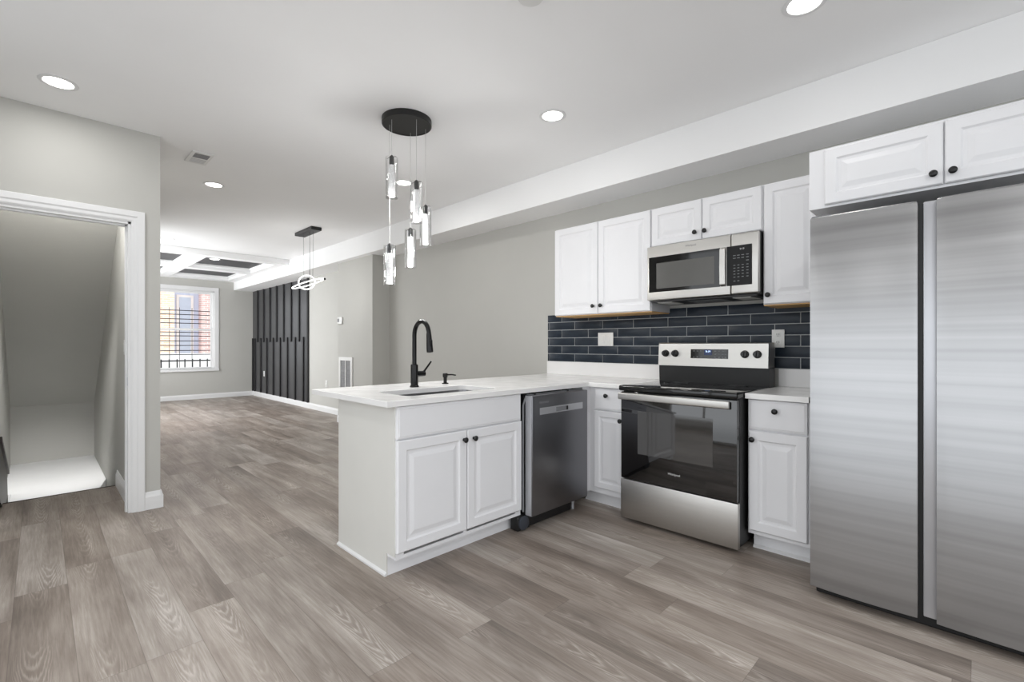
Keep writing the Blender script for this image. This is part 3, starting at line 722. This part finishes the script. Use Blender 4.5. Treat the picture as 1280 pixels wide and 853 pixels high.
text_mesh('logo', 'Whirlpool', .019, LOGO, d, (-1.343, 2.7642, .381), (1, 0, 0), (0, 0, 1), .0005)
c = M().box(RX0 - .003, 2.745, .878, RX1 + .003, 3.33, .914, .010, 3).build('cooktop', BLKGL, t)
burn = mat('burner_print', (52, 52, 54), .12)
for bx, by, br in ((-1.53, 2.93, .115), (-1.16, 2.93, .085), (-1.53, 3.19, .085), (-1.16, 3.19, .105)):
    M().lathe((bx, by, .9141), (0, 0, 1), [(br, 0), (br, .0004), (br - .003, .0004), (br - .003, 0)], 48, cap=False).build('burner', burn, c)
M().extrude([(RX0 - .002, 3.315, .905), (RX0 - .002, 3.308, 1.035), (RX0 - .002, 3.425, 1.035), (RX0 - .002, 3.425, .905)], (RX1 - RX0 + .004, 0, 0)).build('riser', BLKPL, t, smooth=False)
g = M(); g.extrude([(RX0, 3.292, 1.032), (RX0, 3.302, 1.192), (RX0, 3.31, 1.199), (RX0, 3.425, 1.199), (RX0, 3.425, 1.032)], (RX1 - RX0, 0, 0)); g = g.build('control_panel', STEEL, t, smooth=False)
yb = lambda z: 3.292 + (z - 1.032) * .0625
m = M(); m.extrude([(-1.474, yb(1.088) - .0015, 1.088), (-1.474, yb(1.153) - .0015, 1.153), (-1.474, yb(1.153) + .003, 1.153), (-1.474, yb(1.088) + .003, 1.088)], (.26, 0, 0)); dsp = m.build('display', BLKGL, g, smooth=False)
M().box(-1.378, 3.2955, 1.098, -1.322, 3.2972, 1.150).build('clock_window', CLOCKBG, dsp, smooth=False)
text_mesh('clock', '9:19', .020, CLOCK, dsp, (-1.35, 3.2952, 1.136), (1, 0, 0), (0, 0, 1), .0003)
m = M()
for xx in (-1.45, -1.425, -1.40, -1.30, -1.275, -1.25, -1.232):
    for zz in (1.098, 1.118, 1.140):
        if (xx < -1.39 and zz == 1.118): continue
        m.box(xx - .006, yb(zz) - .0022, zz - .0018, xx + .006, yb(zz) - .001, zz + .0018)
m.build('key_print', KEYS, dsp, smooth=False)
for xx in (-1.665, -1.590, -1.107, -1.030):
    zz = 1.121; kb = M().lathe((xx, yb(zz), zz), (0, -1, .06), [(.026, 0), (.026, .004), (.0225, .008), (.021, .026), (.019, .03), (0, .03)], 28).build('knob', KNOB, g)
    M().box(xx - .004, yb(zz) - .038, zz - .02, xx + .004, yb(zz) - .026, zz + .02, .002).build('pointer', KNOB, kb)

# ------------------------------------------------------------------ wall tiles (one tiled surface)
m = M(); m.box(-2.985, YK - .004, 1.0265, -.60, YK - .0004, 1.468)
gr = tag(m.build('tile_backsplash', GROUT, smooth=False), 'dark navy glazed brick-tile backsplash with pale grout above the worktop', 'backsplash')
m = M(); rng = random.Random(4)
TW, THH, G = .305, .0745, .0056
for r in range(6):
    z0 = 1.0285 + r * THH; z1 = min(z0 + THH - G, 1.468)
    xs = -2.051 + (TW / 2 if r % 2 else 0)
    for k in range(-5, 8):
        a = max(xs + k * TW + G / 2, -2.985); bb = min(xs + (k + 1) * TW - G / 2, -.60)
        if bb - a < .004: continue
        dy = rng.uniform(-.0006, .0006)
        m.box(a, YK - .0075 + dy, z0, bb, YK - .003, z1, .001, 2)
m.build('tiles', NAVY, gr)

# ------------------------------------------------------------------ wall cabinets
YU = 3.207; PU = P_wall(YU); ZT = 2.188
def wallcab(name, label, x0, x1, z0, doors, y=YU, wood=True, dz=(.007, .007)):
    t = thing(name, label, 'wall cabinet', ((x0 + x1) / 2, 3.35, z0))
    M().box(x0, y, z0 + .004, x1, 3.4995, ZT).build('carcass', CAB, t, smooth=False)
    if wood: M().box(x0 + .002, y + .002, z0 - .004, x1 - .002, 3.485, z0 + .0035).build('underside', WOOD, t, smooth=False, label='bare wood underside')
    PF = P_wall(y)
    for (a, b, k) in doors: front(t, 'door', PF, a, b, z0 + dz[0], ZT - dz[1], RAISED, k)
    return t
wallcab('wall_cabinet', 'white two-door wall cabinet above the corner worktop', -2.649, -1.729, 1.431, [(-2.646, -2.199, (-2.236, 1.500)), (-2.194, -1.733, (-2.160, 1.500))])
wallcab('wall_cabinet', 'short white two-door wall cabinet above the microwave', -1.727, -.968, 1.897, [(-1.722, -1.351, (-1.392, 1.957)), (-1.346, -.972, (-1.324, 1.957))], wood=False)
wallcab('wall_cabinet', 'narrow white single-door wall cabinet between microwave and refrigerator', -.966, -.640, 1.431, [(-.960, -.648, (-.932, 1.493))])
t = wallcab('wall_cabinet', 'deep white two-door wall cabinet above the refrigerator', -.636, .36, 1.882, [(-.566, -.1185, (-.150, 1.945)), (-.1125, .345, (-.086, 1.945))], y=2.842, wood=False, dz=(.016, .012))

# ------------------------------------------------------------------ microwave
MX0, MX1, MZ0, MZ1, MY = -1.726, -.968, 1.500, 1.893, 3.13
t = thing('over_range_microwave', 'stainless over-the-range microwave under the short wall cabinet', 'microwave', ((MX0 + MX1) / 2, 3.3, MZ0))
M().box(MX0 + .003, MY + .03, MZ0 + .002, MX1 - .003, 3.4995, MZ1).build('body', BLKPL, t, smooth=False)
SPL = -1.137
d = M().box(MX0, MY, MZ0 + .006, SPL - .002, MY + .03, MZ1, .006, 3).build('door', STEEL, t)
wg = M().box(MX0 + .016, MY - .002, MZ0 + .062, -1.204, MY + .004, MZ1 - .078, .001).build('window', BLKGL, d, smooth=False)
M().box(MX0 + .075, MY - .0028, MZ0 + .085, -1.24, MY - .0015, MZ1 - .125, .0003).build('mesh_screen', mat('microwave_screen', (88, 87, 84), .25, var=.04), wg, smooth=False)
M().extrude([(-1.199, MY, MZ0 + .062), (-1.199, MY - .022, MZ0 + .075), (-1.199, MY - .026, MZ0 + .19), (-1.199, MY - .022, MZ1 - .09), (-1.199, MY, MZ1 - .078)], (.034, 0, 0)).build('handle', STEEL, d, smooth=False)
text_mesh('logo', 'Whirlpool', .018, BADGE, d, (-1.40, MY - .0006, 1.862), (1, 0, 0), (0, 0, 1), .0004)
cp = M().box(SPL, MY, MZ0 + .006, MX1, MY + .03, MZ1, .012, 4).build('control_side', STEEL, t)
kp = M().box(-1.161, MY - .006, MZ0 + .062, -1.009, MY + .004, MZ1 - .078, .003, 2).build('keypad', KEYPAD, cp, smooth=False)
text_mesh('clock', '9:19', .016, mat('grey_digits', (205, 206, 206), .4), kp, (-1.066, MY - .0065, 1.79), (1, 0, 0), (0, 0, 1), .0003)
m = M()
for r, zz in enumerate((1.752, 1.735, 1.715, 1.690, 1.672, 1.653, 1.634, 1.615, 1.590)):
    for q, xx in enumerate((-1.112, -1.088, -1.062, -1.034)):
        if r in (2,) and q != 3: continue
        if r == 8 and q in (2, 3): continue
        w = .006 if r > 2 else .008
        m.box(xx - w, MY - .0068, zz - .0022, xx + w, MY - .0058, zz + .0022)
m.build('key_print', KEYS, kp, smooth=False)
m = M(); m.box(MX0 + .02, MY + .02, MZ0 - .010, MX1 - .02, 3.46, MZ0 + .004, .003); v = m.build('underside_panel', BLKPL, t, smooth=False)
WL = mat('lamp_cover', (214, 214, 210), .4)
for xx in (-1.61, -1.085): M().box(xx - .055, 3.17, MZ0 - .014, xx + .055, 3.36, MZ0 - .009, .001).build('lamp_cover', WL, v, smooth=False)
M().box(-1.46, 3.21, MZ0 - .0125, -1.22, 3.40, MZ0 - .009).build('grease_filter', GREYPL, v, smooth=False)

# ------------------------------------------------------------------ refrigerator
t = thing('refrigerator', 'stainless side-by-side refrigerator beneath the deep wall cabinet', 'refrigerator', (-.11, 3.0, 0))
M().box(-.568, 2.655, .03, .345, 3.44, 1.765, .004).build('body', mat('fridge_side_grey', (92, 92, 94), .5, var=.03), t, smooth=False)
def fdoor(x0, x1, bulge=.010):
    n = 12; f = []
    for k in range(n + 1):
        u = k / n; f.append((x0 + (x1 - x0) * u, 2.567 - bulge * (1 - (2 * u - 1) ** 2)))
    m = M(); m.plate(f + [(x1, 2.648), (x0, 2.648)], .052, 1.782, (), .010)
    return m.build('door', FRIDGE, t, ang=50)
d1 = fdoor(-.571, -.186); d2 = fdoor(-.127, .345)
M().box(-.186, 2.60, .053, -.171, 2.645, 1.775).build('grip_shadow_gap', BLKPL, d1, smooth=False)
M().box(-.170, 2.592, .056, -.1265, 2.646, 1.778, .004).build('grip', LIGHTST, d2, label='vertical recessed stainless grip')
M().box(-.56, 2.63, .004, .34, 2.66, .052, .004).build('base_grille', BLKPL, t, smooth=False)
m = M()
for xx in (-.545, .31): m.cyl((xx, 2.69, 0), (xx, 2.69, .04), .022, n=14)
m.build('roller', BLKPL, t)
for xx in (-.54, .31): M().box(xx - .03, 2.58, 1.766, xx + .05, 2.76, 1.79, .006).build('hinge_cover', GREYPL, t)

# ------------------------------------------------------------------ glass pendant cluster over the peninsula
CX, CY_ = -2.75, 1.755
t = thing('pendant_chandelier', 'cluster of five glass tube pendants on a round black canopy over the peninsula', 'chandelier', (CX, CY_, HC - .04))
M().lathe((CX, CY_, HC), (0, 0, -1), [(.165, 0), (.165, .036), (.160, .038), (.157, .033), (0, .032)], 48).build('canopy', BLACK, t)
cl = cos(R(YAW)); sl = sin(R(YAW))
for ang, rad, ptop, pbot in ((270, .115, 199, 248), (0, .115, 228, 279), (72, .13, 259.5, 307.5), (135, .115, 289, 335.5), (228, .115, 307, 357)):
    x = CX + rad * cos(R(ang)); y = CY_ + rad * sin(R(ang)); w = -sl * x + cl * y
    zt = CAMH + (CYPX - ptop) * w / FPX; zb = CAMH + (CYPX - pbot) * w / FPX
    zt = zb + .268
    p = M().lathe((x, y, zt + .004), (0, 0, -1), [(.004, -.012), (.012, -.004), (.0155, .0), (.0165, .045), (.014, .058), (0, .058)], 18).build('pendant', BLACK, t)
    M().cyl((x, y, zt), (x, y, HC - .034), .0012, n=6).build('cord', CORD, p)
    M().lathe((x, y, zb), (0, 0, 1), [(.0375, .268), (.0395, .268), (.0395, .004), (.0385, 0), (0, 0), (0, .006), (.0365, .007), (.0375, .268)], 28, cap=False).build('glass_shade', GLASS, p)
    M().lathe((x, y, zb + .012), (0, 0, 1), [(0, 0), (.020, .0), (.0215, .004), (.0215, .195), (.018, .205), (0, .205)], 20).build('crystal_rod', CRYS, p)
    tw = M()
    for a2 in (20, 200): tw.tube([(x, y, zt - .004), (x + .02 * cos(R(a2)), y + .02 * sin(R(a2)), zt + .004), (x + .037 * cos(R(a2)), y + .037 * sin(R(a2)), zt - .001)], .0022, 6)
    tw.build('spider_arm', BLACK, p)
    pd = bpy.data.lights.new('lamp', 'POINT'); pd.energy = 4.0; pd.shadow_soft_size = .03; pd.color = (1, .995, .985)
    po = bpy.data.objects.new('lamp', pd); COL.objects.link(po); po.parent = p; po.location = Vector((x, y, zb - .03)) - t.location

# ------------------------------------------------------------------ LED ring pendant in the dining area
RXc, RYc = -6.32, 2.52
t = thing('ring_pendant', 'glowing interlocked ring pendant light on a rectangular black canopy', 'pendant light', (RXc, RYc, HC - .04))
M().box(-6.60, 2.45, HC - .042, -6.05, 2.585, HC, .004).build('canopy', BLACK, t, smooth=False)
zc = 2.0
def ring(name, c, ax, bx, th):
    pts = [Vector(c) + Vector(ax) * cos(2 * pi * k / 56) + Vector(bx) * sin(2 * pi * k / 56) for k in range(56)]
    return M().tube(pts, th, 8, closed=True).build(name, LED, t)
ring('ring', (RXc, RYc, zc), (.142, .142, .050), (.11, -.11, -.066), .0075)
ring('ring', (RXc - .015, RYc - .015, zc + .012), (.076, .076, .02), (.03, -.03, .085), .0075)
M().box(RXc + .14, RYc + .14, zc + .044, RXc + .165, RYc + .165, zc + .070, .004).build('end_cap', BLACK, t)
for dx, dy, dz in ((-.16, 0, .05), (.16, 0, .03), (-.05, .04, .11), (.10, -.02, .03)):
    M().cyl((RXc + dx * .9, RYc + dy, zc + dz - .02), (RXc + dx, RYc + dy, HC - .04), .0018, n=6).build('cord', BLACK, t)
pd = bpy.data.lights.new('lamp', 'POINT'); pd.energy = 6; pd.shadow_soft_size = .2
po = bpy.data.objects.new('lamp', pd); COL.objects.link(po); po.parent = t; po.location = (0, 0, -.72)
